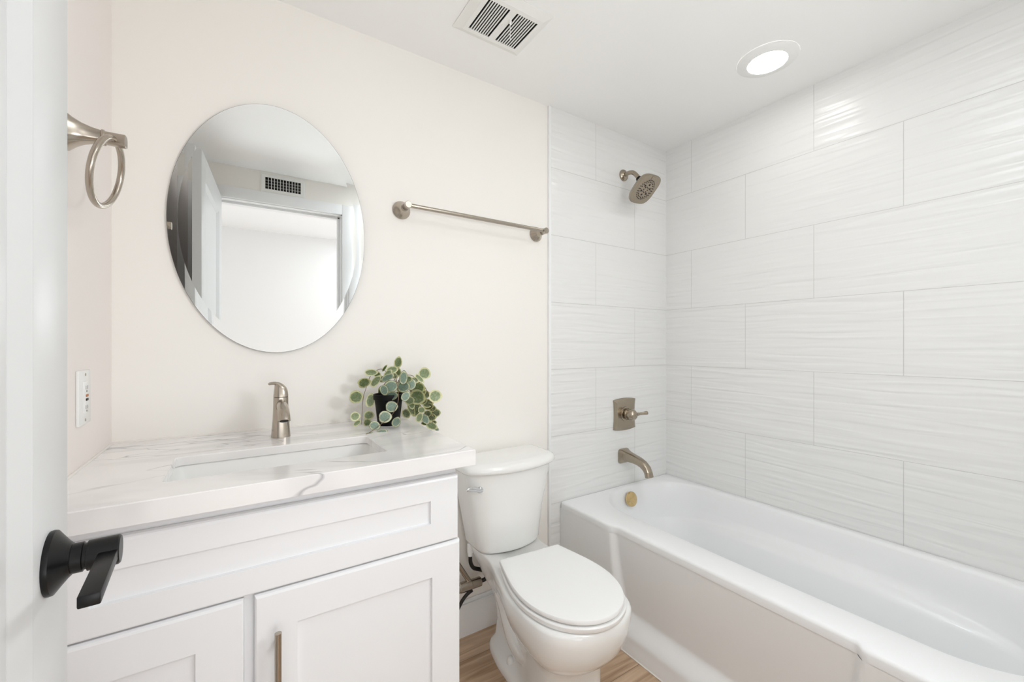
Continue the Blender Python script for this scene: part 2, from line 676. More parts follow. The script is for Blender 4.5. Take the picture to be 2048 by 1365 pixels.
def shaker(name, x0, x1, z0, z1, st, parent, rail=None):
    rail = rail or st
    root = None
    bm = nb()
    y0, y1 = DF, FF - .001
    # outer frame: one loop of rounded outer edge, flat face, panel recess
    def rect(x0, x1, z0, z1, y):
        return [Vector((x0, y, z0)), Vector((x1, y, z0)), Vector((x1, y, z1)), Vector((x0, y, z1))]
    b = .007
    loft(bm, [rect(x0, x1, z0, z1, y1), rect(x0, x1, z0, z1, y0 + .006), rect(x0 + .0015, x1 - .0015, z0 + .002, z1 - .0025, y0 + .002),
              rect(x0 + .004, x1 - .004, z0 + .005, z1 - b, y0),
              rect(x0 + st, x1 - st, z0 + rail, z1 - rail, y0), rect(x0 + st + .0012, x1 - st - .0012, z0 + rail + .0012, z1 - rail - .0012, y0 + .008),
              rect(x0 + st, x1 - st, z0 + rail, z1 - rail, y1)], False, False)
    root = mk(name, bm, M['cabinet'], parent, sharp=20)
    bm = nb()
    box(bm, x0 + st - .004, x1 - st + .004, y0 + .0075, y1 - .002, z0 + rail - .004, z1 - rail + .004)
    mk('panel', bm, M['cabinet'], root)
    return root


shaker('drawer_front', CX0 + .002, .461, .6685, .829, .0735, van, .0525)
dr = shaker('cabinet_door', .0244, .4655, .12, .6655, .0745, van)
dl = shaker('cabinet_door', CX0 + .002, .0072, .12, .6655, .0745, van)


def pull(x, z1, door_):
    bm = nb()
    z0 = z1 - .256
    cyl(bm, (x, DF - .030, z0), (x, DF - .030, z1), .0062, n=20)
    for z in (z0 + .032, z1 - .032):
        cyl(bm, (x, DF - .030, z), (x, DF + .0005, z), .0048, n=16)
    h = mk('bar_handle', bm, M['nickel'], door_)
    h['label'] = 'brushed nickel bar handle'


pull(.0625, .5975, dr)
pull(CX0 + .036, .5975, dl)

# ---------------------------------------------------------------- counter
CZ = 0.893
top = empty('countertop', (.105, 1.21, CZ - .038), 'white veined quartz countertop on the vanity around the sink cut-out', 'countertop')
ko = dict(k=6, side=6)
HX, HY = (-.124 + .306) / 2, (1.030 + 1.237) / 2
hole = rrect(HX, HY, .215, .1035, .014, **ko)
ho2 = rrect(HX, HY, .2165, .105, .014, **ko)
ox, oy = (XL + .4965) / 2, (.925 + YB - .001) / 2
ohx, ohy = (.4965 - XL) / 2 - .0005, (YB - .001 - .925) / 2
out = rrect(ox, oy, ohx, ohy, .003, **ko)
out2 = rrect(ox, oy, ohx - .002, ohy - .002, .003, **ko)


def zr(pts, z):
    return [Vector((x, y, z)) for x, y in pts]


bm = nb()
rings = [zr(hole, CZ - .020), zr(hole, CZ - .002), zr(ho2, CZ), zr(out2, CZ), zr(out, CZ - .002), zr(out, CZ - .038), zr(rrect(ox, oy, ohx - .03, ohy - .03, .003, **ko), CZ - .038), zr(hole, CZ - .020)]
loft(bm, rings, False, False)
mk('slab', bm, M['quartz'], top)
bm = nb()
box(bm, XL, .490, YB - .005, YB, CZ - .001, CZ + .004, .0015)
box(bm, XL, XL + .005, .93, YB - .004, CZ - .001, CZ + .004, .0015)
mk('caulk_bead', bm, M['caulk'], top)

# ---------------------------------------------------------------- sink
sink = empty('undermount_sink', (HX, HY, CZ - .17), 'white rectangular undermount sink set in the quartz counter', 'sink')
bm = nb()
zt = CZ - .0205
rs = []
for hx, hy, r, z in [(.235, .122, .02, zt), (.222, .109, .02, zt), (.219, .106, .02, zt - .004), (.214, .101, .03, zt - .08), (.206, .093, .034, zt - .115), (.190, .078, .035, zt - .128), (.03, .03, .029, zt - .134),
                     (.0305, .0305, .029, zt - .142), (.200, .088, .035, zt - .137), (.222, .110, .034, zt - .12), (.227, .115, .02, zt - .02), (.235, .122, .02, zt - .012)]:
    rs.append(zr(rrect(HX, HY, hx, hy, r, **ko), z))
rs.append(rs[0])
loft(bm, rs, False, False)
bmesh.ops.remove_doubles(bm, verts=bm.verts, dist=1e-5)
mk('basin', bm, M['porcelain'], sink, sharp=50)
bm = nb()
lathe(bm, (HX, HY, zt - .141), (0, 0, 1), [(0, .029), (.006, .029), (.008, .027), (.008, .020), (.006, .018)], 28)
mk('drain', bm, M['chrome'], sink)

# ---------------------------------------------------------------- faucet
FX, FY = .099, 1.362
fau = empty('basin_faucet', (FX, FY, CZ), 'single-handle brushed nickel faucet behind the sink', 'faucet')


def ell(cx, cy, rx, ry, z, n=28, p=2.6, dy=0):
    o = []
    for i in range(n):
        t = 2 * pi * i / n
        c, s = cos(t), sin(t)
        o.append(Vector((cx + rx * math.copysign(abs(c) ** (2 / p), c), cy + dy + ry * math.copysign(abs(s) ** (2 / p), s), z)))
    return o


bm = nb()
loft(bm, [ell(FX, FY, .0245, .0255, CZ + .0002), ell(FX, FY, .0242, .0252, CZ + .004), ell(FX, FY, .0222, .023, CZ + .03), ell(FX, FY, .0203, .021, CZ + .06), ell(FX, FY, .0192, .0195, CZ + .09), ell(FX, FY, .0190, .019, CZ + .1125), ell(FX, FY, .0180, .018, CZ + .1135)])
mk('faucet_body', bm, M['nickel'], fau)
# spout: arched, tilted towards the bowl, with an oval mouth
bm = nb()
path = [(FY - .004, CZ + .086, .0135, .020), (FY - .030, CZ + .0915, .0130, .0160), (FY - .058, CZ + .0915, .0134, .0142), (FY - .082, CZ + .0850, .0142, .0132), (FY - .098, CZ + .0735, .0148, .0126), (FY - .107, CZ + .0600, .0152, .0122)]
dirs = [(-1, .2), (-1, .08), (-1, -.16), (-.9, -.5), (-.62, -.78), (-.45, -.89)]
rings = []
for (y, z, ru, rv), (dy, dz) in zip(path, dirs):
    l = math.hypot(dy, dz)
    n_ = Vector((0, -dz / l, dy / l)) * -1
    rings.append([Vector((FX, y, z)) + Vector((1, 0, 0)) * ru * cos(2 * pi * i / 24) + n_ * rv * sin(2 * pi * i / 24) for i in range(24)])
loft(bm, rings)
mk('spout', bm, M['nickel'], fau)
bm = nb()
d = Vector((0, -.45, -.89)).normalized()
cyl(bm, Vector((FX, FY - .107, CZ + .0600)) - d * .002, Vector((FX, FY - .107, CZ + .0600)) + d * .0006, .0104, n=20)
mk('aerator', bm, M['hole'], fau)
bm = nb()
rings = [ell(FX, FY, .0190, .019, CZ + .1145), ell(FX, FY, .0188, .0188, CZ + .118), ell(FX, FY, .0178, .018, CZ + .128), ell(FX - .001, FY, .0155, .016, CZ + .139), ell(FX - .004, FY, .0120, .0125, CZ + .147), ell(FX - .0075, FY, .0085, .009, CZ + .1525)]
loft(bm, rings)
mk('handle_cap', bm, M['nickel'], fau)
bm = nb()
rings = []
for x, z, w, t in [(.006, .1440, .0095, .0055), (-.004, .1500, .0100, .0052), (-.014, .1525, .0098, .0048), (-.022, .1525, .0092, .0044), (-.0285, .1515, .0075, .0038), (-.0315, .151, .004, .0022)]:
    rings.append([Vector((FX + x, FY + w * cos(2 * pi * i / 16), CZ + z + t * sin(2 * pi * i / 16))) for i in range(16)])
loft(bm, rings)
mk('handle_lever', bm, M['nickel'], fau)

# ================================================================ MIRROR
MX, MZ, MRX, MRZ = .0957, 1.5136, .265, .382
mir = empty('oval_mirror', (MX, YB, MZ - MRZ), 'large oval wall mirror above the sink and faucet', 'mirror')
TILT = -0.011


def oval(rx, rz, y, n=128):
    return [Vector((MX + rx * cos(2 * pi * i / n), y + (rx * cos(2 * pi * i / n)) * TILT, MZ + rz * sin(2 * pi * i / n))) for i in range(n)]


bm = nb()
bev = .024
yf = YB - .0105
loft(bm, [oval(MRX, MRZ, yf - .00038), oval(MRX - bev, MRZ - bev, yf)], False, True)
mk('mirror_glass', bm, M['mirror'], mir, sharp=0.2)
bm = nb()
loft(bm, [oval(MRX, MRZ, yf + .0052), oval(MRX + .0006, MRZ + .0006, yf + .0045), oval(MRX + .0006, MRZ + .0006, yf), oval(MRX, MRZ, yf - .0003)], True, False)
mk('mirror_edge', bm, M['mirror_edge'], mir)

# ================================================================ TOWEL BAR
BZ = 1.155 + .4915
tb = empty('towel_bar', (.80, YB, BZ), 'long brushed nickel towel bar on the wall right of the mirror', 'towel bar')
YBAR = 1.432
for x in (.4945, 1.103):
    bm = nb()
    lathe(bm, (x, YB, BZ - .001), (0, -1, 0), [(0.0002, .0325), (.004, .0328), (.007, .031), (.016, .024), (.026, .0165), (.036, .0125), (.038, .0125)], 36)
    mk('wall_flange', bm, M['nickel'], tb)
    bm = nb()
    lathe(bm, (x, YB, BZ - .001), (0, -1, 0), [(.036, .0128), (.046, .0128), (.047, .0118), (.050, .0118), (.051, .0125), (.080, .0125), (.0815, .0112)], 32)
    mk('post', bm, M['nickel'], tb)
bm = nb()
cyl(bm, (.500, YBAR, BZ), (1.098, YBAR, BZ), .0078, n=20)
mk('bar', bm, M['nickel'], tb)

# ================================================================ TOWEL RING
RY, RZ = 1.136, 1.155 + .4105
tr_ = empty('towel_ring', (XL, RY, RZ), 'brushed nickel towel ring on the left wall beside the door', 'towel ring')


def sq(x, h, r, n=32):
    p = 3.2
    o = []
    for i in range(n):
        t = 2 * pi * i / n
        c, s = cos(t), sin(t)
        o.append(Vector((x, RY + h * math.copysign(abs(c) ** (2 / p), c), RZ + h * math.copysign(abs(s) ** (2 / p), s))))
    return o


bm = nb()
loft(bm, [sq(XL + x, h, 0) for x, h in [(.0002, .034), (.004, .034), (.009, .0305), (.017, .0245), (.028, .0185), (.042, .0142), (.056, .0122)]])
mk('post', bm, M['nickel'], tr_)
bm = nb()
loft(bm, [sq(XL + x, h, 0) for x, h in [(.054, .0115), (.056, .0140), (.059, .0140), (.061, .0118), (.086, .0122), (.090, .0124), (.091, .0112)]])
mk('post_head', bm, M['nickel'], tr_)
bm = nb()
R = .0670
C0 = Vector((XL + .075, RY, RZ))
tiltd = Vector((-.030, 0, -.150)).normalized()      # ring leans back to the wall
side = Vector((0.10, .995, 0)).normalized()
side = (side - tiltd * side.dot(tiltd)).normalized()
nrm = tiltd.cross(side)
cc = C0 + tiltd * (R + .002)
rings = []
for i in range(64):
    t = 2 * pi * i / 64
    rad = tiltd * cos(t) + side * sin(t)
    rings.append([cc + rad * (R + .0058 * cos(2 * pi * j / 14)) + nrm * .0058 * sin(2 * pi * j / 14) for j in range(14)])
rings.append(rings[0])
loft(bm, rings, False, False)
bmesh.ops.remove_doubles(bm, verts=bm.verts, dist=1e-6)
mk('ring', bm, M['nickel'], tr_)

# ================================================================ OUTLET
OY, OZ = 1.250, 1.155 - .1125
ol = empty('wall_outlet', (XL, OY, OZ), 'white ground-fault wall outlet on the left wall above the counter', 'outlet')
bxo('cover_plate', M['plastic'], XL, XL + .0062, OY - .0395, OY + .0395, OZ - .058, OZ + .058, .0022, parent=ol)
rc = bxo('receptacle', M['plastic'], XL + .004, XL + .0085, OY - .0165, OY + .0165, OZ - .0335, OZ + .0335, .0012, parent=ol)
b1 = bxo('test_button', M['copper'], XL + .0075, XL + .0102, OY - .0065, OY + .0065, OZ + .0012, OZ + .0062, .0006, parent=rc)
b1['label'] = 'orange-brown test button'
b2 = bxo('reset_button', M['black'], XL + .0075, XL + .0102, OY - .0065, OY + .0065, OZ - .0072, OZ - .0022, .0006, parent=rc)
b2['label'] = 'black reset button'
for zz in (.021, -.021):
    bm = nb()
    for dy in (-.0062, .0062):
        box(bm, XL + .0078, XL + .0087, OY + dy - .0009, OY + dy + .0009, OZ + zz - .004, OZ + zz + .004)
    cyl(bm, (XL + .0078, OY, OZ + zz - .008), (XL + .0087, OY, OZ + zz - .008), .0022, n=10)
    s_ = mk('socket_slots', bm, M['hole'], rc)
    s_['label'] = 'dark socket slots'
for zz in (.0485, -.0485):
    bm = nb()
    cyl(bm, (XL + .005, OY, OZ + zz), (XL + .0070, OY, OZ + zz), .003, n=14)
    mk('screw', bm, M['nickel'], ol)

# ================================================================ EXHAUST FAN
fan = empty('exhaust_fan_grille', (.736, 1.188, H), 'white square exhaust fan grille on the ceiling with a short bead chain', 'exhaust fan')
fx0, fx1, fy0, fy1 = .604, .867, 1.079, 1.297
sx = [(.647, .726), (.751, .834)]
sy0, sy1 = 1.122, 1.262
bm = nb()
fz = H - .012
# bevelled rim
ro = [(fx0, fy0), (fx1, fy0), (fx1, fy1), (fx0, fy1)]
ri = [(fx0 + .028, fy0 + .028), (fx1 - .022, fy0 + .028), (fx1 - .022, fy1 - .022), (fx0 + .028, fy1 - .022)]
loft(bm, [zr(ro, H - .0002), zr(ro, H - .003), zr(ri, fz), zr(ri, fz + .0016)], False, False)
ix0, ix1, iy0, iy1 = fx0 + .028, fx1 - .022, fy0 + .028, fy1 - .022
box(bm, ix0 - .001, sx[0][0], sy0 + .00005, sy1 - .00005, fz, fz + .002)
box(bm, sx[0][1], sx[1][0], sy0 + .00005, sy1 - .00005, fz, fz + .002)
box(bm, sx[1][1], ix1 + .001, sy0 + .00005, sy1 - .00005, fz, fz + .002)
box(bm, ix0 - .001, ix1 + .001, iy0 - .001, sy0, fz, fz + .002)
box(bm, ix0 - .001, ix1 + .001, sy1, iy1 + .001, fz, fz + .002)
mk('grille_frame', bm, M['vent_white'], fan, sharp=15)
for a, b in sx:
    bm = nb()
    pitch = (b - a) / 9
    for i in range(1, 9):
        x = a + i * pitch
        box(bm, x - .0019, x + .0019, sy0 + .0001, sy1 - .0001, fz + .0002, fz + .0026)
    mk('slats', bm, M['vent_white'], fan)
bm = nb()
box(bm, sx[0][0] - .004, sx[1][1] + .004, sy0 - .004, sy1 + .004, fz + .0085, H - .0004)
f_ = mk('fan_cavity', bm, M['dark'], fan)
f_['label'] = 'dark cavity behind the slats'
bm = nb()
cyl(bm, (.7385, 1.190, fz - .0016), (.7385, 1.190, fz + .001), .0055, n=18)
mk('screw', bm, M['vent_white'], fan)
bm = nb()
chx, chy = .7478, 1.158
lathe(bm, (chx, chy, fz + .001), (0, 0, -1), [(0, .0045), (.006, .0055), (.010, .0045), (.013, .002)], 14)
zz = fz - .013
for i in range(17):
    bmesh.ops.create_icosphere(bm, subdivisions=1, radius=.0014, matrix=Matrix.Translation((chx, chy, zz - i * .0033)))
cyl(bm, (chx, chy, zz), (chx, chy, zz - 16 * .0033), .0005, n=6)
mk('bead_chain', bm, M['plastic'], fan)

# ================================================================ CEILING LIGHT
LX, LY = 1.678, .800
cl = empty('ceiling_light', (LX, LY, H), 'round white recessed ceiling light glowing above the bathtub', 'light')
bm = nb()
lathe(bm, (LX, LY, H), (0, 0, -1), [(0.0002, .103), (.003, .1025), (.0065, .097), (.0115, .074), (.0125, .069), (.0118, .0665), (.006, .066)], 64, False, False)
mk('trim_ring', bm, M['plastic'], cl)
bm = nb()
lathe(bm, (LX, LY, H - .0112), (0, 0, -1), [(-.004, .0664), (0, .0664), (.0006, .066), (.0010, .04), (.0012, .0)], 48, True, False)
mk('lamp_lens', bm, M['lens'], cl)

# ================================================================ WALL REGISTER over the doorway (seen in the mirror)
vx0, vx1, vz0, vz1 = .075, .325, 2.108, 2.225
vn = empty('air_register', ((vx0 + vx1) / 2, YF, vz0), 'white slatted air register above the doorway, seen in the mirror', 'vent')
bm = nb()
y0, y1 = YF + .0005, YF + .008
gx0, gx1, gz0, gz1 = vx0 + .026, vx1 - .026, vz0 + .022, vz1 - .022
loft(bm, [[Vector((x, y0, z)) for x, z in ((vx0, vz0), (vx1, vz0), (vx1, vz1), (vx0, vz1))], [Vector((x, y1 - .003, z)) for x, z in ((vx0, vz0), (vx1, vz0), (vx1, vz1), (vx0, vz1))],
          [Vector((x, y1, z)) for x, z in ((vx0 + .008, vz0 + .008), (vx1 - .008, vz0 + .008), (vx1 - .008, vz1 - .008), (vx0 + .008, vz1 - .008))],
          [Vector((x, y1, z)) for x, z in ((gx0, gz0), (gx1, gz0), (gx1, gz1), (gx0, gz1))], [Vector((x, y0, z)) for x, z in ((gx0, gz0), (gx1, gz0), (gx1, gz1), (gx0, gz1))]], False, False)
mk('register_frame', bm, M['vent_white'], vn, sharp=15)
bm = nb()
for i in range(1, 12):
    x = gx0 + (gx1 - gx0) * i / 12
    box(bm, x - .0016, x + .0016, y0 + .001, y1 - .001, gz0, gz1)
mk('slats', bm, M['vent_white'], vn)
bm = nb()
box(bm, gx0, gx1, YF + .0002, YF + .0015, gz0, gz1)
mk('dark_backing', bm, M['dark'], vn)
bm = nb()
for i in range(1, 4):
    z = gz0 + (gz1 - gz0) * i / 4
    box(bm, gx0, gx1, YF + .0014, YF + .0024, z - .003, z + .003)
mk('rear_vanes', bm, M['metal_grey'], vn)

# ================================================================ TOILET
TX = 0.872
toi = empty('toilet', (TX, 1.15, 0), 'white two-piece toilet with closed lid between the vanity and the tub', 'toilet')
ANG = radians(4.5)
PV = Vector((.864, 1.205, 0))
TU = Vector((cos(ANG), -sin(ANG), 0))
TF = Vector((-sin(ANG), -cos(ANG), 0))


def half(ctrl, k=6):
    """mirror a half outline of (v, u) control points into a closed ring of (u, v)"""
    P = [Vector((u, v, 0)) for v, u in ctrl]
    mir_ = [Vector((-P[1].x, P[1].y, 0))] + P + [Vector((-P[-2].x, P[-2].y, 0))]
    out = []
    for i in range(1, len(mir_) - 2):
        a, b, c, d = mir_[i - 1:i + 3]
        for s in range(k):
            t = s / k
            out.append(0.5 * ((2 * b) + (c - a) * t + (2 * a - 5 * b + 4 * c - d) * t * t + (3 * b - a - 3 * c + d) * t ** 3))
    out.append(P[-1])
    right = [(p.x, p.y) for p in out]
    left = [(-x, y) for x, y in reversed(right[1:-1])]
    return right + left


def bring(ctrl, z, k=6, sc=1.0):
    return [PV + TU * (u * sc) + TF * v + Vector((0, 0, z)) for u, v in half(ctrl, k)]


bm = nb()
L = [
    (.000, [(-.190, 0), (-.190, .070), (-.090, .094), (.010, .096), (.145, .098), (.255, .102), (.292, .068), (.300, 0)]),
    (.012, [(-.190, 0), (-.190, .070), (-.090, .094), (.010, .096), (.145, .098), (.255, .102), (.292, .068), (.300, 0)]),
    (.026, [(-.186, 0), (-.186, .064), (-.090, .086), (.006, .088), (.145, .096), (.253, .100), (.290, .067), (.298, 0)]),
    (.042, [(-.182, 0), (-.180, .050), (-.090, .054), (.000, .060), (.145, .093), (.251, .098), (.288, .066), (.296, 0)]),
    (.110, [(-.176, 0), (-.172, .046), (-.085, .048), (.000, .056), (.145, .089), (.248, .096), (.285, .065), (.293, 0)]),
    (.185, [(-.176, 0), (-.172, .056), (-.085, .058), (.000, .064), (.143, .089), (.248, .096), (.286, .066), (.295, 0)]),
    (.212, [(-.178, 0), (-.176, .062), (-.085, .068), (.005, .076), (.142, .093), (.252, .098), (.294, .066), (.303, 0)]),
    (.226, [(-.184, 0), (-.182, .068), (-.085, .075), (.008, .086), (.138, .108), (.262, .106), (.312, .064), (.325, 0)]),
    (.246, [(-.195, 0), (-.195, .078), (-.088, .088), (.010, .104), (.142, .132), (.288, .126), (.343, .071), (.357, 0)]),
    (.278, [(-.215, 0), (-.215, .090), (-.090, .100), (.014, .120), (.148, .151), (.304, .142), (.366, .078), (.381, 0)]),
    (.314, [(-.235, 0), (-.235, .102), (-.093, .110), (.017, .133), (.153, .163), (.315, .151), (.379, .082), (.395, 0)]),
    (.345, [(-.250, 0), (-.250, .116), (-.095, .118), (.019, .141), (.155, .169), (.320, .154), (.385, .084), (.401, 0)]),
    (.376, [(-.255, 0), (-.255, .124), (-.095, .123), (.020, .143), (.155, .170), (.321, .154), (.386, .084), (.402, 0)]),
    (.384, [(-.252, 0), (-.252, .120), (-.095, .119), (.020, .138), (.155, .165), (.317, .150), (.381, .081), (.397, 0)]),
]
loft(bm, [bring(c, z) for z, c in L])
mk('bowl', bm, M['porcelain'], toi, sharp=80)
# trapway bulge on each side of the pedestal
for sgn in (1, -1):
    bm = nb()
    pts = [PV + TU * (sgn * u) + TF * v + Vector((0, 0, z)) for u, v, z in
           [(.045, .120, .150), (.045, .050, .105), (.044, -.020, .120), (.044, -.080, .195), (.056, -.110, .270), (.050, -.120, .330)]]
    tube(bm, pts, lambda t: .030 + .008 * sin(pi * t), 16, 6)
    mk('trapway', bm, M['porcelain'], toi, sharp=70)
    bm = nb()
    lathe(bm, PV + TU * (sgn * .063) + TF * (-.030) + Vector((0, 0, .022)), (0, 0, 1), [(0, .0160), (.016, .0150), (.025, .012), (.030, .006), (.031, .0)], 20)
    mk('bolt_cap', bm, M['plastic'], toi)
LID = [(-.006, 0), (-.006, .060), (-.006, .108), (-.004, .1205), (.004, .1235), (.06, .137), (.15, .156), (.235, .158), (.310, .136), (.364, .096), (.394, .046), (.402, 0)]


def grow(ctrl, d):
    o = []
    for v, u in ctrl:
        if v < .02:
            o.append((v - d * .6, u + (d if u > .1 else 0)))
        else:
            l = math.hypot(v - .2, u) or 1
            o.append((v + d * (v - .2) / l, u + d * u / l if u > 0 else 0))
    return o


bm = nb()
SEAT = [(.002, 0), (.002, .060), (.002, .110), (.004, .123), (.012, .127), (.06, .141), (.15, .161), (.235, .163), (.314, .141), (.369, .099), (.399, .047), (.407, 0)]
loft(bm, [bring(grow(SEAT, -.014), .3842), bring(grow(SEAT, -.013), .3875), bring(grow(SEAT, -.001), .3880), bring(SEAT, .390), bring(SEAT, .399), bring(grow(SEAT, -.003), .4025)])
mk('seat', bm, M['seat'], toi)
bm = nb()
loft(bm, [bring(grow(LID, -.014), .4027), bring(grow(LID, -.013), .4062), bring(grow(LID, -.001), .4066), bring(LID, .408), bring(LID, .4150), bring(grow(LID, -.002), .4180), bring(grow(LID, -.008), .4195), bring(grow(LID, -.03), .4203)])
mk('lid', bm, M['seat'], toi)
for u in (-.075, .075):
    bm = nb()
    p = PV + TU * u + TF * (-.018)
    lathe(bm, p + Vector((0, 0, .384)), (0, 0, 1), [(0, .016), (.014, .016), (.020, .013), (.022, .006)], 20)
    mk('seat_hinge', bm, M['seat'], toi)


def tank_ring(w, vb, vf, bow, z, rc=.03, k=5):
    """plan outline of the tank: straight back, sides, bowed front; v measured from the wall"""
    pts = []
    vs = vf - bow
    m = 16
    # front, from left to right (bowed)
    fr = []
    for i in range(m + 1):
        a = -1 + 2 * i / m
        fr.append((a * w, vs + bow * (1 - a * a)))
    # round the two front corners
    L0 = fr[0]
    def corner(px, prv, nxt):
        o = []
        for i in range(k + 1):
            t = i / k
            a = (px[0] + (prv[0] - px[0]) * 1, px[1] + (prv[1] - px[1]) * 1)
            b = (px[0] + (nxt[0] - px[0]) * 1, px[1] + (nxt[1] - px[1]) * 1)
            o.append(((1 - t) ** 2 * a[0] + 2 * t * (1 - t) * px[0] + t * t * b[0], (1 - t) ** 2 * a[1] + 2 * t * (1 - t) * px[1] + t * t * b[1]))
        return o
    def toward(p, q, d):
        l = math.hypot(q[0] - p[0], q[1] - p[1])
        return (p[0] + (q[0] - p[0]) * d / l, p[1] + (q[1] - p[1]) * d / l)
    bl, brr = (-w, vb), (w, vb)
    pts += corner(bl, toward(bl, brr, .02), toward(bl, fr[0], .02))
    pts += corner(fr[0], toward(fr[0], bl, rc), fr[2])
    pts += fr[3:-3]
    pts += corner(fr[-1], fr[-3], toward(fr[-1], brr, rc))
    pts += corner(brr, toward(brr, fr[-1], .02), toward(brr, bl, .02))
    return [Vector((TX + u, YB - v, z)) for u, v in pts]


bm = nb()
TK = [(.122, .045, .186, .034, .386), (.132, .035, .198, .038, .389), (.137, .030, .203, .040, .400), (.158, .026, .204, .044, .52), (.179, .022, .215, .047, .63), (.190, .020, .219, .049, .688)]
loft(bm, [tank_ring(*t) for t in TK])
mk('tank', bm, M['porcelain'], toi, sharp=50)
bm = nb()
TL = [(.191, .014, .222, .050, .6885), (.199, .010, .234, .052, .690), (.203, .008, .239, .053, .696), (.203, .008, .239, .053, .706), (.200, .010, .234, .052, .715), (.191, .016, .224, .050, .7215), (.176, .028, .205, .047, .7245)]
loft(bm, [tank_ring(*t) for t in TL])
mk('tank_lid', bm, M['porcelain'], toi, sharp=50)
# flush lever on the upper left of the tank front
fl = Vector((.725, 1.318, .634))
bm = nb()
lathe(bm, fl + Vector((0, .012, 0)), (0, -1, 0), [(0, .0135), (.008, .0135), (.012, .012), (.016, .009), (.018, .004)], 24)
h = mk('flush_lever_hub', bm, M['chrome'], toi)
h['label'] = 'chrome flush lever hub'
bm = nb()
rings = []
for t, x, z, ru, rv in [(0, .003, -.002, .004, .005), (0, -.006, .001, .0045, .0075), (0, -.026, .009, .0045, .0095), (0, -.047, .0135, .004, .008), (0, -.060, .0145, .003, .005), (0, -.064, .0145, .001, .0018)]:
    rings.append([fl + Vector((x, -.008 + x * .12 + ru * cos(2 * pi * i / 16), z + rv * sin(2 * pi * i / 16))) for i in range(16)])
loft(bm, rings)
h = mk('flush_lever', bm, M['chrome'], toi)
h['label'] = 'chrome flush lever'

# ---------------------------------------------------------------- water supply
sv = empty('shutoff_valve', (.72, YB, .23), 'brushed nickel shut-off valve on the wall left of the toilet', 'valve')
VZ, VY = .228, 1.440
bm = nb()
lathe(bm, (.640, VY, VZ), (1, 0, 0), [(0, .017), (.060, .0175), (.062, .0195), (.108, .0195), (.110, .018), (.150, .018), (.152, .015)], 28)
mk('valve_body', bm, M['nickel'], sv)
bm = nb()
cyl(bm, (.700, VY, VZ), (.700, YB - .0005, VZ), .010, n=20)
lathe(bm, (.700, YB - .0005, VZ), (0, -1, 0), [(0, .026), (.003, .025), (.006, .012)], 28)
mk('wall_escutcheon', bm, M['nickel'], sv)
bm = nb()
tube(bm, [(.744, VY, VZ + .012), (.722, VY + .002, VZ + .048), (.698, VY + .004, VZ + .088), (.675, VY + .006, VZ + .125)], .0095, 16, 4)
mk('outlet_pipe', bm, M['nickel'], sv)
hs = empty('supply_hose', (.76, VY, .24), 'black flexible water hose from the shut-off valve up to the toilet tank', 'hose')
bm = nb()
tube(bm, [(.7925, VY, VZ), (.808, VY - .004, VZ + .004), (.822, VY - .006, VZ + .018), (.815, VY - .004, VZ + .034), (.790, VY, VZ + .046), (.762, VY + .002, VZ + .060), (.748, VY, VZ + .085), (.746, VY, VZ + .116)], .0075, 14, 8)
mk('hose', bm, M['rubber'], hs)
bm = nb()
lathe(bm, (.746, VY, VZ + .112), (0, 0, 1), [(0, .0095), (.010, .0095), (.012, .0115), (.046, .0115), (.049, .009)], 18)
mk('coupling_nut', bm, M['plastic'], hs)
bm = nb()
tube(bm, [(.748, VY - .012, VZ - .016), (.728, VY - .014, VZ - .022), (.708, VY - .014, VZ - .038), (.690, VY - .012, VZ - .066), (.672, VY - .010, VZ - .100)], .0065, 14, 6)
o = mk('drain_hose', bm, M['rubber'], sv)
o['label'] = 'thin black hose under the valve'

# ================================================================ BATHTUB
TZ = .4356
tub = empty('bathtub', (1.62, .72, 0), 'white alcove bathtub with a panelled apron along the tiled right wall', 'bathtub')
BX0, BX1, BY0, BY1 = 1.236, XR - .0005, YF + .001, YT - .0005
bcx, bcy = 1.6675, .765
ks = dict(k=14, side=110)


def bowx(pts, amt):
    """bow the long sides of the basin slightly outwards"""
    o = []
    for x, y in pts:
        t = (y - bcy) / .70
        w = max(0, 1 - t * t)
        o.append((x + math.copysign(amt * w, x - bcx), y))
    return o


def basin(hx, hy, r, z, amt=.012, ledge=0, dy=0):
    p = bowx(rrect(bcx, bcy + dy, hx, hy, r, **ks), amt)
    o = []
    for x, y in p:
        t = (y - bcy) / .60
        w = max(0, 1 - t * t) ** 0.8
        if x > bcx and ledge:
            x -= ledge * w
        o.append(Vector((x, y, z)))
    return o


def wavy(ring, amp):
    """ledge line that dips toward the middle of the tub on the wall side"""
    o = []
    for p in ring:
        t = (p.y - bcy) / .60
        w = max(0, 1 - t * t)
        q = p.copy()
        if p.x > bcx:
            q.z += amp * w
        o.append(q)
    return o


def outer(z, inset=0.0):
    p = rrect((BX0 + BX1) / 2, (BY0 + BY1) / 2, (BX1 - BX0) / 2 - inset, (BY1 - BY0) / 2 - inset, .012, **ks)
    o = []
    for x, y in p:
        # central stretch of the front edge is set back a little
        if x < BX0 + .05:
            s = smooth((y - .375) / .018) * (1 - smooth((y - 1.165) / .018))
            x += .018 * s
        o.append(Vector((x, y, z)))
    return o


def smooth(t):
    t = min(1, max(0, t))
    return t * t * (3 - 2 * t)


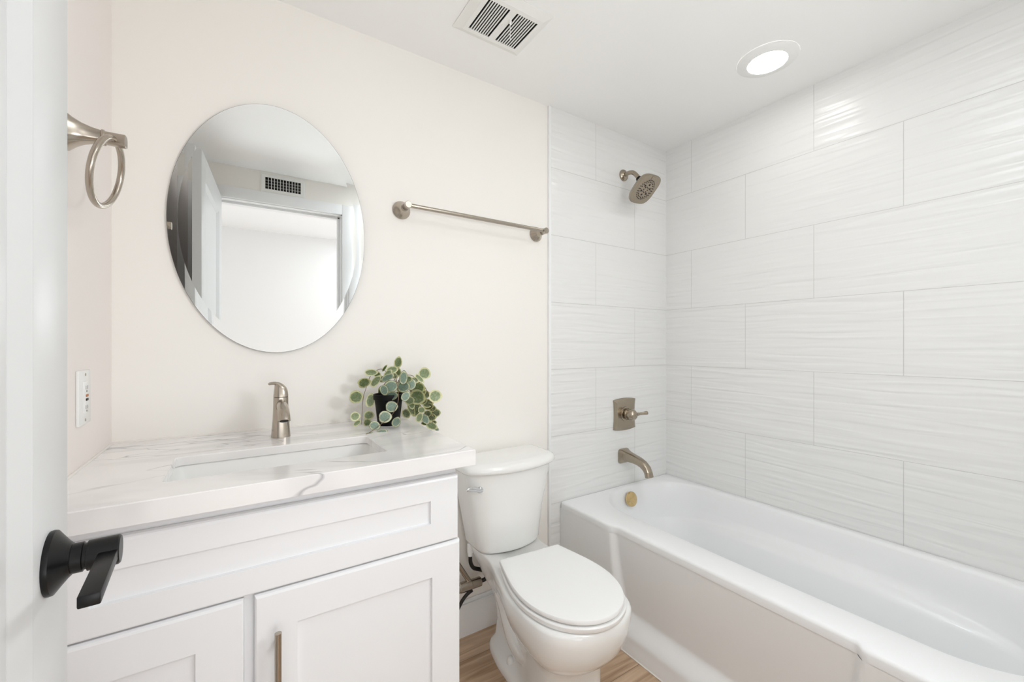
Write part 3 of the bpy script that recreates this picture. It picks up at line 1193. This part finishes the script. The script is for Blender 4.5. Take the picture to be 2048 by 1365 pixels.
bm = nb()
deck = [Vector((x, y, TZ)) for x, y in rrect((BX0 + BX1) / 2 + .006, (BY0 + BY1) / 2, (BX1 - BX0) / 2 - .040, (BY1 - BY0) / 2 - .016, .012, **ks)]
rings = [outer(TZ - .030), outer(TZ - .010), outer(TZ - .003, .003), outer(TZ, .010), deck,
         basin(.286, .700, .22, TZ), basin(.279, .693, .214, TZ - .003), basin(.274, .688, .21, TZ - .012),
         basin(.268, .675, .205, TZ - .06), basin(.263, .662, .20, TZ - .105),
         wavy(basin(.260, .655, .195, TZ - .168, ledge=.006), .056), wavy(basin(.258, .650, .19, TZ - .178, ledge=.026), .056),
         wavy(basin(.256, .647, .19, TZ - .184, ledge=.058), .055), wavy(basin(.252, .640, .185, TZ - .200, ledge=.070), .045),
         basin(.240, .620, .18, TZ - .26, ledge=.068), basin(.228, .600, .17, TZ - .32, ledge=.055), basin(.205, .575, .16, TZ - .355, ledge=.03), basin(.165, .53, .13, TZ - .372, amt=.005), basin(.06, .40, .05, TZ - .378, amt=0)]
loft(bm, rings, False, True)
mk('tub_shell', bm, M['tub'], tub, sharp=60)
# apron: height field over (y, z)
bm = nb()
NY, NZ = 220, 70
grid = []
for j in range(NZ + 1):
    z = (TZ - .0295) * j / NZ
    row = []
    for i in range(NY + 1):
        y = BY0 + (BY1 - .001 - BY0) * i / NY
        u = z / TZ
        # sides of the recessed panel curve inwards towards the floor
        ysA = 1.165 - .085 * (1 - u) ** 1.5
        ysB = .375 + .085 * (1 - u) ** 1.5
        w = .018 + .026 * (1 - u)
        s = smooth((y - ysB) / w) * (1 - smooth((y - ysA) / w))
        x = BX0 + .018 * s + .020 * s * (1 - u) ** 1.0
        # skirt flaring out at the foot
        k = smooth((.128 - z) / .075)
        foot = 1.222 - .010 * smooth((.06 - z) / .06)
        x = x * (1 - k) + foot * k
        row.append(bm.verts.new((x, y, z)))
    grid.append(row)
for j in range(NZ):
    for i in range(NY):
        bm.faces.new((grid[j][i], grid[j][i + 1], grid[j + 1][i + 1], grid[j + 1][i]))
bk = [[bm.verts.new((BX0 + .075, r[0].co.y, r[0].co.z)), bm.verts.new((BX0 + .075, r[-1].co.y, r[-1].co.z))] for r in grid]
for j in range(NZ):
    bm.faces.new((grid[j][0], grid[j + 1][0], bk[j + 1][0], bk[j][0]))
    bm.faces.new((grid[j][-1], bk[j][1], bk[j + 1][1], grid[j + 1][-1]))
mk('apron', bm, M['tub'], tub, sharp=60)
bm = nb()
box(bm, 1.2085, 1.224, BY0, 1.486, 0.0, .0035, .001)
mk('caulk_bead', bm, M['caulk'], tub)
# brass overflow plate on the head end of the basin
ov = Vector((1.640, 1.4235, TZ - .052))
od = Vector((0, -1, .22)).normalized()
bm = nb()
lathe(bm, ov, od, [(-.004, .036), (.002, .0365), (.006, .0345), (.0105, .026), (.0135, .014), (.0142, .0)], 36)
o = mk('overflow_plate', bm, M['brass'], tub)
o['label'] = 'brass overflow plate'
for s in (-1, 1):
    bm = nb()
    p = ov + Vector((s * .021, 0, -.004)) + od * .0085
    lathe(bm, p, od, [(0, .0045), (.003, .0042), (.0036, .003), (.0032, .0015)], 14)
    mk('overflow_screw', bm, M['nickel_dark'], tub)

# ================================================================ TUB SPOUT
sp = empty('tub_spout', (1.656, YT, .585), 'curved brushed nickel tub spout on the tiled wall above the tub rim', 'tub spout')


def srect(c, xh, zh, d, n=32, p=3.4):
    """squarish section at c, normal d (in the y-z plane)"""
    d = Vector(d).normalized()
    u = Vector((1, 0, 0))
    w = d.cross(u).normalized()
    o = []
    for i in range(n):
        t = 2 * pi * i / n
        cs, sn = cos(t), sin(t)
        o.append(Vector(c) + u * xh * math.copysign(abs(cs) ** (2 / p), cs) + w * zh * math.copysign(abs(sn) ** (2 / p), sn))
    return o


SXX = 1.656
bm = nb()
secs = [((SXX, YT - .0003, .584), .0400, .0380, (0, -1, 0), 5), ((SXX, YT - .004, .584), .0398, .0378, (0, -1, 0), 5), ((SXX, YT - .018, .586), .0330, .0315, (0, -1, .03), 4),
        ((SXX, YT - .040, .586), .0265, .0245, (0, -1, -.02), 3.4), ((SXX, YT - .070, .583), .0235, .0215, (0, -1, -.12), 3), ((SXX, YT - .100, .578), .0225, .0200, (0, -1, -.25), 2.8),
        ((SXX, YT - .128, .568), .0222, .0190, (0, -1, -.55), 2.6), ((SXX, YT - .148, .552), .0218, .0180, (0, -.75, -.9), 2.5), ((SXX, YT - .158, .535), .0212, .0166, (0, -.35, -1), 2.4)]
loft(bm, [srect(c, a, b, d, p=p) for c, a, b, d, p in secs])
mk('spout_body', bm, M['nickel_dark'], sp, sharp=50)
bm = nb()
secs = [((SXX, YT - .1582, .5345), .0216, .0170, (0, -.35, -1), 2.4), ((SXX, YT - .164, .514), .0216, .0168, (0, -.22, -1), 2.4)]
loft(bm, [srect(c, a, b, d, p=p) for c, a, b, d, p in secs])
mk('spout_tip', bm, M['nickel_dark'], sp)

# ================================================================ SHOWER VALVE
VX, VZZ = 1.661, 1.155 - .357
va = empty('shower_valve', (VX, YT, VZZ - .08), 'square brushed nickel shower valve plate with a lever on the tiled wall', 'shower valve')


def plate(hx, hz, y, n=10, bow=.10):
    """square with bowed top and bottom and gently waisted sides"""
    o = []
    for i in range(n):
        t = -1 + 2 * i / n
        o.append((t * hx, hz * (1 - bow) + hz * bow * (1 - t * t)))
    for i in range(n):
        t = 1 - 2 * i / n
        o.append((hx * (1 - .07 * (1 - t * t)), t * hz * (1 - bow)))
    for i in range(n):
        t = 1 - 2 * i / n
        o.append((t * hx, -hz * (1 - bow) - hz * bow * (1 - t * t)))
    for i in range(n):
        t = -1 + 2 * i / n
        o.append((-hx * (1 - .07 * (1 - t * t)), t * hz * (1 - bow)))
    return [Vector((VX + x, y, VZZ + z)) for x, z in o]


bm = nb()
loft(bm, [plate(.081, .0835, YT - .0003), plate(.081, .0835, YT - .004), plate(.0790, .0815, YT - .007), plate(.064, .0665, YT - .0135), plate(.050, .052, YT - .0145)])
mk('escutcheon', bm, M['nickel_dark'], va, sharp=18)
bm = nb()
lathe(bm, (VX + .001, YT, VZZ + .002), (0, -1, 0), [(.012, .0385), (.017, .0385), (.018, .036), (.018, .031), (.0145, .0305)], 40, True, False)
mk('sleeve_ring', bm, M['nickel_dark'], va)
bm = nb()
lathe(bm, (VX + .001, YT, VZZ + .002), (0, -1, 0), [(.0140, .0270), (.032, .0275), (.0335, .0258), (.035, .0280), (.052, .0290), (.061, .0275), (.070, .0215), (.077, .012), (.079, .0)], 36)
mk('handle_hub', bm, M['nickel_dark'], va)
bm = nb()
p0 = Vector((VX + .006, YT - .056, VZZ + .003))
hd = Vector((.90, -.40, .10)).normalized()
lathe(bm, p0, hd, [(0, .017), (.014, .0135), (.024, .0085), (.036, .0066), (.050, .0072), (.066, .0092), (.074, .0096), (.077, .0085)], 24)
mk('handle_lever', bm, M['nickel_dark'], va)

# ================================================================ SHOWER HEAD
sh = empty('shower_fixture', (1.656, YT, 1.155 + .87), 'rounded-square brushed nickel shower head on a bent arm in the tiled corner', 'shower')
HX_, HZ_ = 1.656, 1.155 + .872
bm = nb()
lathe(bm, (HX_, YT, HZ_), (0, -1, 0), [(0.0003, .0290), (.004, .0295), (.008, .0275), (.012, .021), (.016, .013)], 36)
mk('arm_flange', bm, M['nickel_dark'], sh)
bm = nb()
tube(bm, [(HX_, YT - .008, HZ_), (HX_, YT - .040, HZ_ + .001), (HX_, YT - .066, HZ_ - .008), (HX_, YT - .086, HZ_ - .028), (HX_, YT - .100, HZ_ - .048)], .0105, 18, 6)
mk('shower_arm', bm, M['nickel_dark'], sh)
hn = Vector((.10, -.66, -.75)).normalized()           # direction the water leaves
jp = Vector((HX_, YT - .098, HZ_ - .046))
bm = nb()
ad = Vector((0, -.58, -.81)).normalized()
lathe(bm, jp, ad, [(0, .0125), (.002, .0142), (.020, .0142), (.022, .0125)], 24)
mk('joint_collar', bm, M['black'], sh)
bm = nb()
hc = Vector((HX_ + .004, 1.3535, 1.155 + .757))      # centre of the spray face
bk_ = hc - hn * .034
lathe(bm, jp + ad * .018, (bk_ - (jp + ad * .018)), [(0, .0120), (.006, .0165), (.012, .0155), ((bk_ - (jp + ad * .018)).length, .022)], 24)
mk('ball_joint', bm, M['nickel_dark'], sh)
fu = Vector((1, 0, 0))
fu = (fu - hn * fu.dot(hn)).normalized()
fv = hn.cross(fu).normalized()


def face_pt(a, b, n):
    return hc + fu * a + fv * b + hn * n


def sqr(r, n, p=3.6, N=64):
    r *= 1.07
    o = []
    for i in range(N):
        t = 2 * pi * i / N
        c, s = cos(t), sin(t)
        x = r * math.copysign(abs(c) ** (2 / p), c)
        y = r * math.copysign(abs(s) ** (2 / p), s)
        o.append(face_pt(x, y, n))
    return o


bm = nb()
loft(bm, [sqr(.022, -.034, 2), sqr(.045, -.030, 2.6), sqr(.066, -.021, 3.2), sqr(.0705, -.012, 3.4), sqr(.0715, -.003, 3.4), sqr(.0705, 0, 3.4)], True, False)
mk('head_shell', bm, M['nickel_dark'], sh, sharp=40)
bm = nb()
loft(bm, [sqr(.0706, -.002, 3.4), sqr(.0700, -.0002, 3.4), sqr(.0660, .0004, 3.4), sqr(.03, .0006, 3)], False, True)
mk('spray_face', bm, M['nickel_dark'], sh)
nz = None
for r, n in ((.050, 26), (.041, 20), (.014, 8)):
    for i in range(n):
        t = 2 * pi * i / n
        p = face_pt(r * cos(t), r * sin(t), .0004)
        if nz is None:
            bm = nb()
            cyl(bm, p, p + hn * .0014, .0026, n=8)
            nz = mk('nozzle', bm, M['hole'], sh)
            np0 = p
        else:
            o = nz.copy()
            o.location = nz.location + (p - np0)
            COL.objects.link(o)
for i in range(6):
    t = 2 * pi * i / 6 + .3
    p = face_pt(.0275 * cos(t), .0275 * sin(t), .0004)
    bm = nb()
    cyl(bm, p, p + hn * .0012, .0050, n=12)
    mk('jet_opening', bm, M['hole'], sh)
bm = nb()
p = face_pt(0, .060, 0)
vs = box(bm, -.012, .012, .052, .0695, -.006, .0022, .001)
for v in bm.verts:
    v.co = face_pt(v.co.x, v.co.y, v.co.z)
mk('selector_tab', bm, M['nickel_dark'], sh)

# ================================================================ POTTED PLANT
PX, PY = .4105, 1.372
pl = empty('potted_plant', (PX, PY, CZ), 'trailing plant with variegated green leaves in a black pot on the counter corner', 'plant')
bm = nb()
lathe(bm, (PX, PY, CZ), (0, 0, 1), [(0.0005, .0335), (.003, .0345), (.083, .0440), (.084, .0475), (.0995, .0482), (.101, .0470), (.101, .0445), (.090, .0435)], 48, True, False)
mk('pot', bm, M['pot'], pl)
bm = nb()
lathe(bm, (PX, PY, CZ), (0, 0, 1), [(.086, .0432), (.089, .0432), (.092, .02), (.093, 0)], 32)
mk('soil', bm, M['soil'], pl)
LEAVES = [(0.4463,1.385,1.0965,0.0177,0.0118,-80,0),(0.3602,1.395,1.0641,0.0191,0.01,0,1),(0.4026,1.395,1.0772,0.0122,0.0039,-55,1),(0.3389,1.395,1.0317,0.0194,0.0142,-20,1),(0.3744,1.395,1.0352,0.0217,0.0108,-50,1),(0.3127,1.395,0.9879,0.0207,0.0183,10,1),(0.3579,1.395,0.9722,0.022,0.0131,-80,1),(0.3093,1.395,0.9258,0.0136,0.0131,0,1),(0.3535,1.395,0.9248,0.0148,0.0131,0,1),(0.3165,1.395,0.903,0.0122,0.0066,-35,1),(0.347,1.395,0.9028,0.0114,0.0109,0,1),(0.3403,1.2761,0.9121,0.0154,0.0121,20,2),(0.3579,1.2668,0.8941,0.0145,0.0062,-5,2),(0.3183,1.2629,0.8921,0.0112,0.0035,-15,2),(0.4265,1.385,1.0708,0.0183,0.0117,-10,0),(0.3969,1.335,1.0497,0.0211,0.0094,-25,2),(0.4075,1.335,1.0211,0.0207,0.0176,-15,2),(0.407,1.3233,0.9918,0.0175,0.0135,-10,2),(0.3995,1.3064,0.9607,0.0179,0.0161,-5,2),(0.3741,1.2901,0.9332,0.0185,0.0169,0,2),(0.4073,1.2819,0.9154,0.0159,0.0118,-60,2),(0.4471,1.335,1.0476,0.021,0.0119,-85,2),(0.4471,1.335,1.0189,0.0191,0.0179,0,2),(0.4919,1.385,1.0198,0.018,0.0145,90,3),(0.4515,1.3227,0.9877,0.0166,0.0119,-55,2),(0.5406,1.385,1.0555,0.0199,0.0184,30,3),(0.522,1.385,1.0385,0.019,0.0076,45,3),(0.5049,1.385,1.0342,0.0126,0.0088,30,3),(0.518,1.385,1.0058,0.0215,0.019,10,3),(0.5128,1.385,0.9746,0.0252,0.0232,20,3),(0.5773,1.385,0.974,0.022,0.0202,0,3),(0.5639,1.42,0.9451,0.0184,0.0144,0,4),(0.5681,1.42,0.9343,0.0158,0.0118,0,4),(0.4842,1.385,0.9653,0.015,0.0125,0,3),(0.4945,1.385,0.9495,0.015,0.01,80,3),(0.523,1.42,0.925,0.022,0.0181,80,4),(0.5044,1.42,0.9291,0.0244,0.0103,70,4),(0.5947,1.42,0.9082,0.0159,0.0138,0,4),(0.5778,1.42,0.8939,0.0185,0.0132,0,4),(0.5419,1.385,0.896,0.0179,0.0115,55,3),(0.5193,1.385,0.9045,0.0164,0.0101,-70,3),(0.5677,1.385,0.8691,0.0193,0.0116,25,3),(0.5286,1.385,0.9291,0.0114,0.0102,0,3),(0.3846,1.3327,1.0109,0.0163,0.0116,70,2),(0.393,1.395,1.0411,0.0145,0.0097,20,1),(0.4463,1.385,1.064,0.0135,0.0098,80,0),(0.486,1.42,0.9154,0.0153,0.0127,60,4),(0.5891,1.42,0.8743,0.0079,0.0066,0,4),(0.5842,1.385,0.8569,0.0088,0.0057,30,3),(0.5529,1.42,0.8741,0.0131,0.0052,10,4),(0.3786,1.395,1.0586,0.012,0.0084,20,1),(0.4314,1.385,1.0523,0.0147,0.0098,30,0),(0.4791,1.385,1.0379,0.0125,0.01,0,0),(0.4652,1.42,1.0007,0.0126,0.0126,0,4),(0.5392,1.42,0.986,0.0156,0.013,0,4),(0.5584,1.42,0.9769,0.0131,0.0131,0,4),(0.5474,1.42,0.9568,0.013,0.013,0,4),(0.515,1.42,0.9875,0.0129,0.0129,0,4),(0.5834,1.42,0.9251,0.0119,0.0111,0,4),(0.5639,1.42,0.9084,0.0131,0.0105,0,4),(0.4118,1.385,1.0604,0.0146,0.0083,-40,0),(0.4,1.42,0.9971,0.0099,0.0148,0,4)]
STEMS = [[(0.44,1.385,1.0372),(0.424,1.385,1.0526),(0.4099,1.395,1.0647),(0.393,1.395,1.075),(0.3715,1.395,1.0661),(0.3551,1.395,1.0476),(0.3435,1.395,1.0124),(0.3354,1.395,0.9845),(0.332,1.395,0.9421),(0.3302,1.395,0.8974)],[(0.4363,1.385,1.0472),(0.4238,1.33,1.0324),(0.4285,1.33,1.0133),(0.4245,1.3137,0.9823),(0.4118,1.2997,0.9571),(0.3913,1.2857,0.9334),(0.3564,1.2728,0.9142),(0.3277,1.2623,0.8994),(0.3095,1.2571,0.8927)],[(0.4463,1.385,1.032),(0.4638,1.385,1.0485),(0.4765,1.385,1.0517),(0.4971,1.385,1.0484),(0.5154,1.385,1.0287),(0.5393,1.385,1.0097),(0.5554,1.385,0.9781),(0.5677,1.385,0.9412),(0.5663,1.385,0.9078),(0.569,1.385,0.8792)],[(0.4463,1.385,1.032),(0.4765,1.385,1.0156),(0.523,1.42,0.9534),(0.5313,1.385,0.9365),(0.5446,1.385,0.9124),(0.5581,1.385,0.8803)],[(0.4388,1.385,1.0373),(0.4425,1.385,1.0567),(0.445,1.385,1.0788)]]
for st_ in STEMS:
    bm = nb()
    pts = [(PX + (st_[0][0] - PX) * .3, PY, CZ + .088)] + st_
    tube(bm, pts, lambda t: .0012 - .0005 * t, 8, 5)
    mk('vine', bm, M['stem'], pl)


def leaf_mesh(name, m, cup, seed):
    """unit leaf, long axis x from -1 (petiole end) to 1, slightly folded and cupped"""
    rnd = random.Random(seed)
    bm = nb()
    rad, seg = 5, 28
    c0 = bm.verts.new((0, 0, 0))
    prev = None

    def pos(r, t):
        c, s = cos(t), sin(t)
        x = c * r
        y = s * r
        y *= 1.0 - .10 * c                     # wider at the petiole end
        if c > .9:
            x *= 1 + .06 * (c - .9) / .1       # blunt tip
        if c < -.93:
            x *= 1 - .10 * (-c - .93) / .07    # notch at the petiole
        z = cup * (x * x + y * y) + .10 * abs(y) + .03 * sin(3 * t) * r
        return (x, y, z)
    for a in range(1, rad + 1):
        ring = [bm.verts.new(pos(a / rad, 2 * pi * i / seg)) for i in range(seg)]
        for i in range(seg):
            j = (i + 1) % seg
            if prev is None:
                bm.faces.new((c0, ring[i], ring[j]))
            else:
                bm.faces.new((prev[i], ring[i], ring[j], prev[j]))
        prev = ring
    th = bmesh.ops.solidify(bm, geom=bm.faces[:], thickness=.035)
    bmesh.ops.recalc_face_normals(bm, faces=bm.faces)
    for f in bm.faces:
        f.smooth = True
    me = bpy.data.meshes.new(name)
    bm.to_mesh(me)
    bm.free()
    me.materials.append(m)
    return me


LM = [leaf_mesh('leaf', M['leaf_a'], .10, 1), leaf_mesh('leaf', M['leaf_b'], -.10, 2), leaf_mesh('leaf', M['leaf_c'], .14, 3)]
rnd = random.Random(3)
EYE = Vector((0, 0, CAMZ))
proto = None
for x, y, z, a, b, ang, g in LEAVES:
    p = Vector((x, y, z))
    kind_ = {0: 0, 1: 0, 2: 1, 3: 0, 4: 2}[g]
    if g == 3 and rnd.random() < .45:
        kind_ = 1
    if proto is None:
        o = bpy.data.objects.new('leaf', LM[kind_])
        proto = o
    else:
        o = proto.copy()
        o.data = LM[kind_]
    COL.objects.link(o)
    o.parent = pl
    # face outward over the counter, long axis in the picture direction
    n = (EYE - p).normalized()
    right = n.cross(Vector((0, 0, 1))).normalized() * -1
    up = n.cross(right).normalized()
    if up.z < 0:
        up = -up
    t = radians(-ang)
    ax = right * cos(t) + up * sin(t)
    ay = n.cross(ax)
    tilt = rnd.uniform(-.35, .35)
    n2 = (n * cos(tilt) + ax * sin(tilt)).normalized()
    ax = (ax - n2 * ax.dot(n2)).normalized()
    ay = n2.cross(ax)
    R3 = Matrix((ax, ay, n2)).transposed()
    sc = Matrix.Diagonal((a * 1.12, b * 1.12, (a + b) / 2))
    off = Vector((0, rnd.uniform(-.004, .004), 0))
    o.matrix_local = Matrix.Translation(p + off - WL[pl.name]) @ (R3 @ sc).to_4x4()
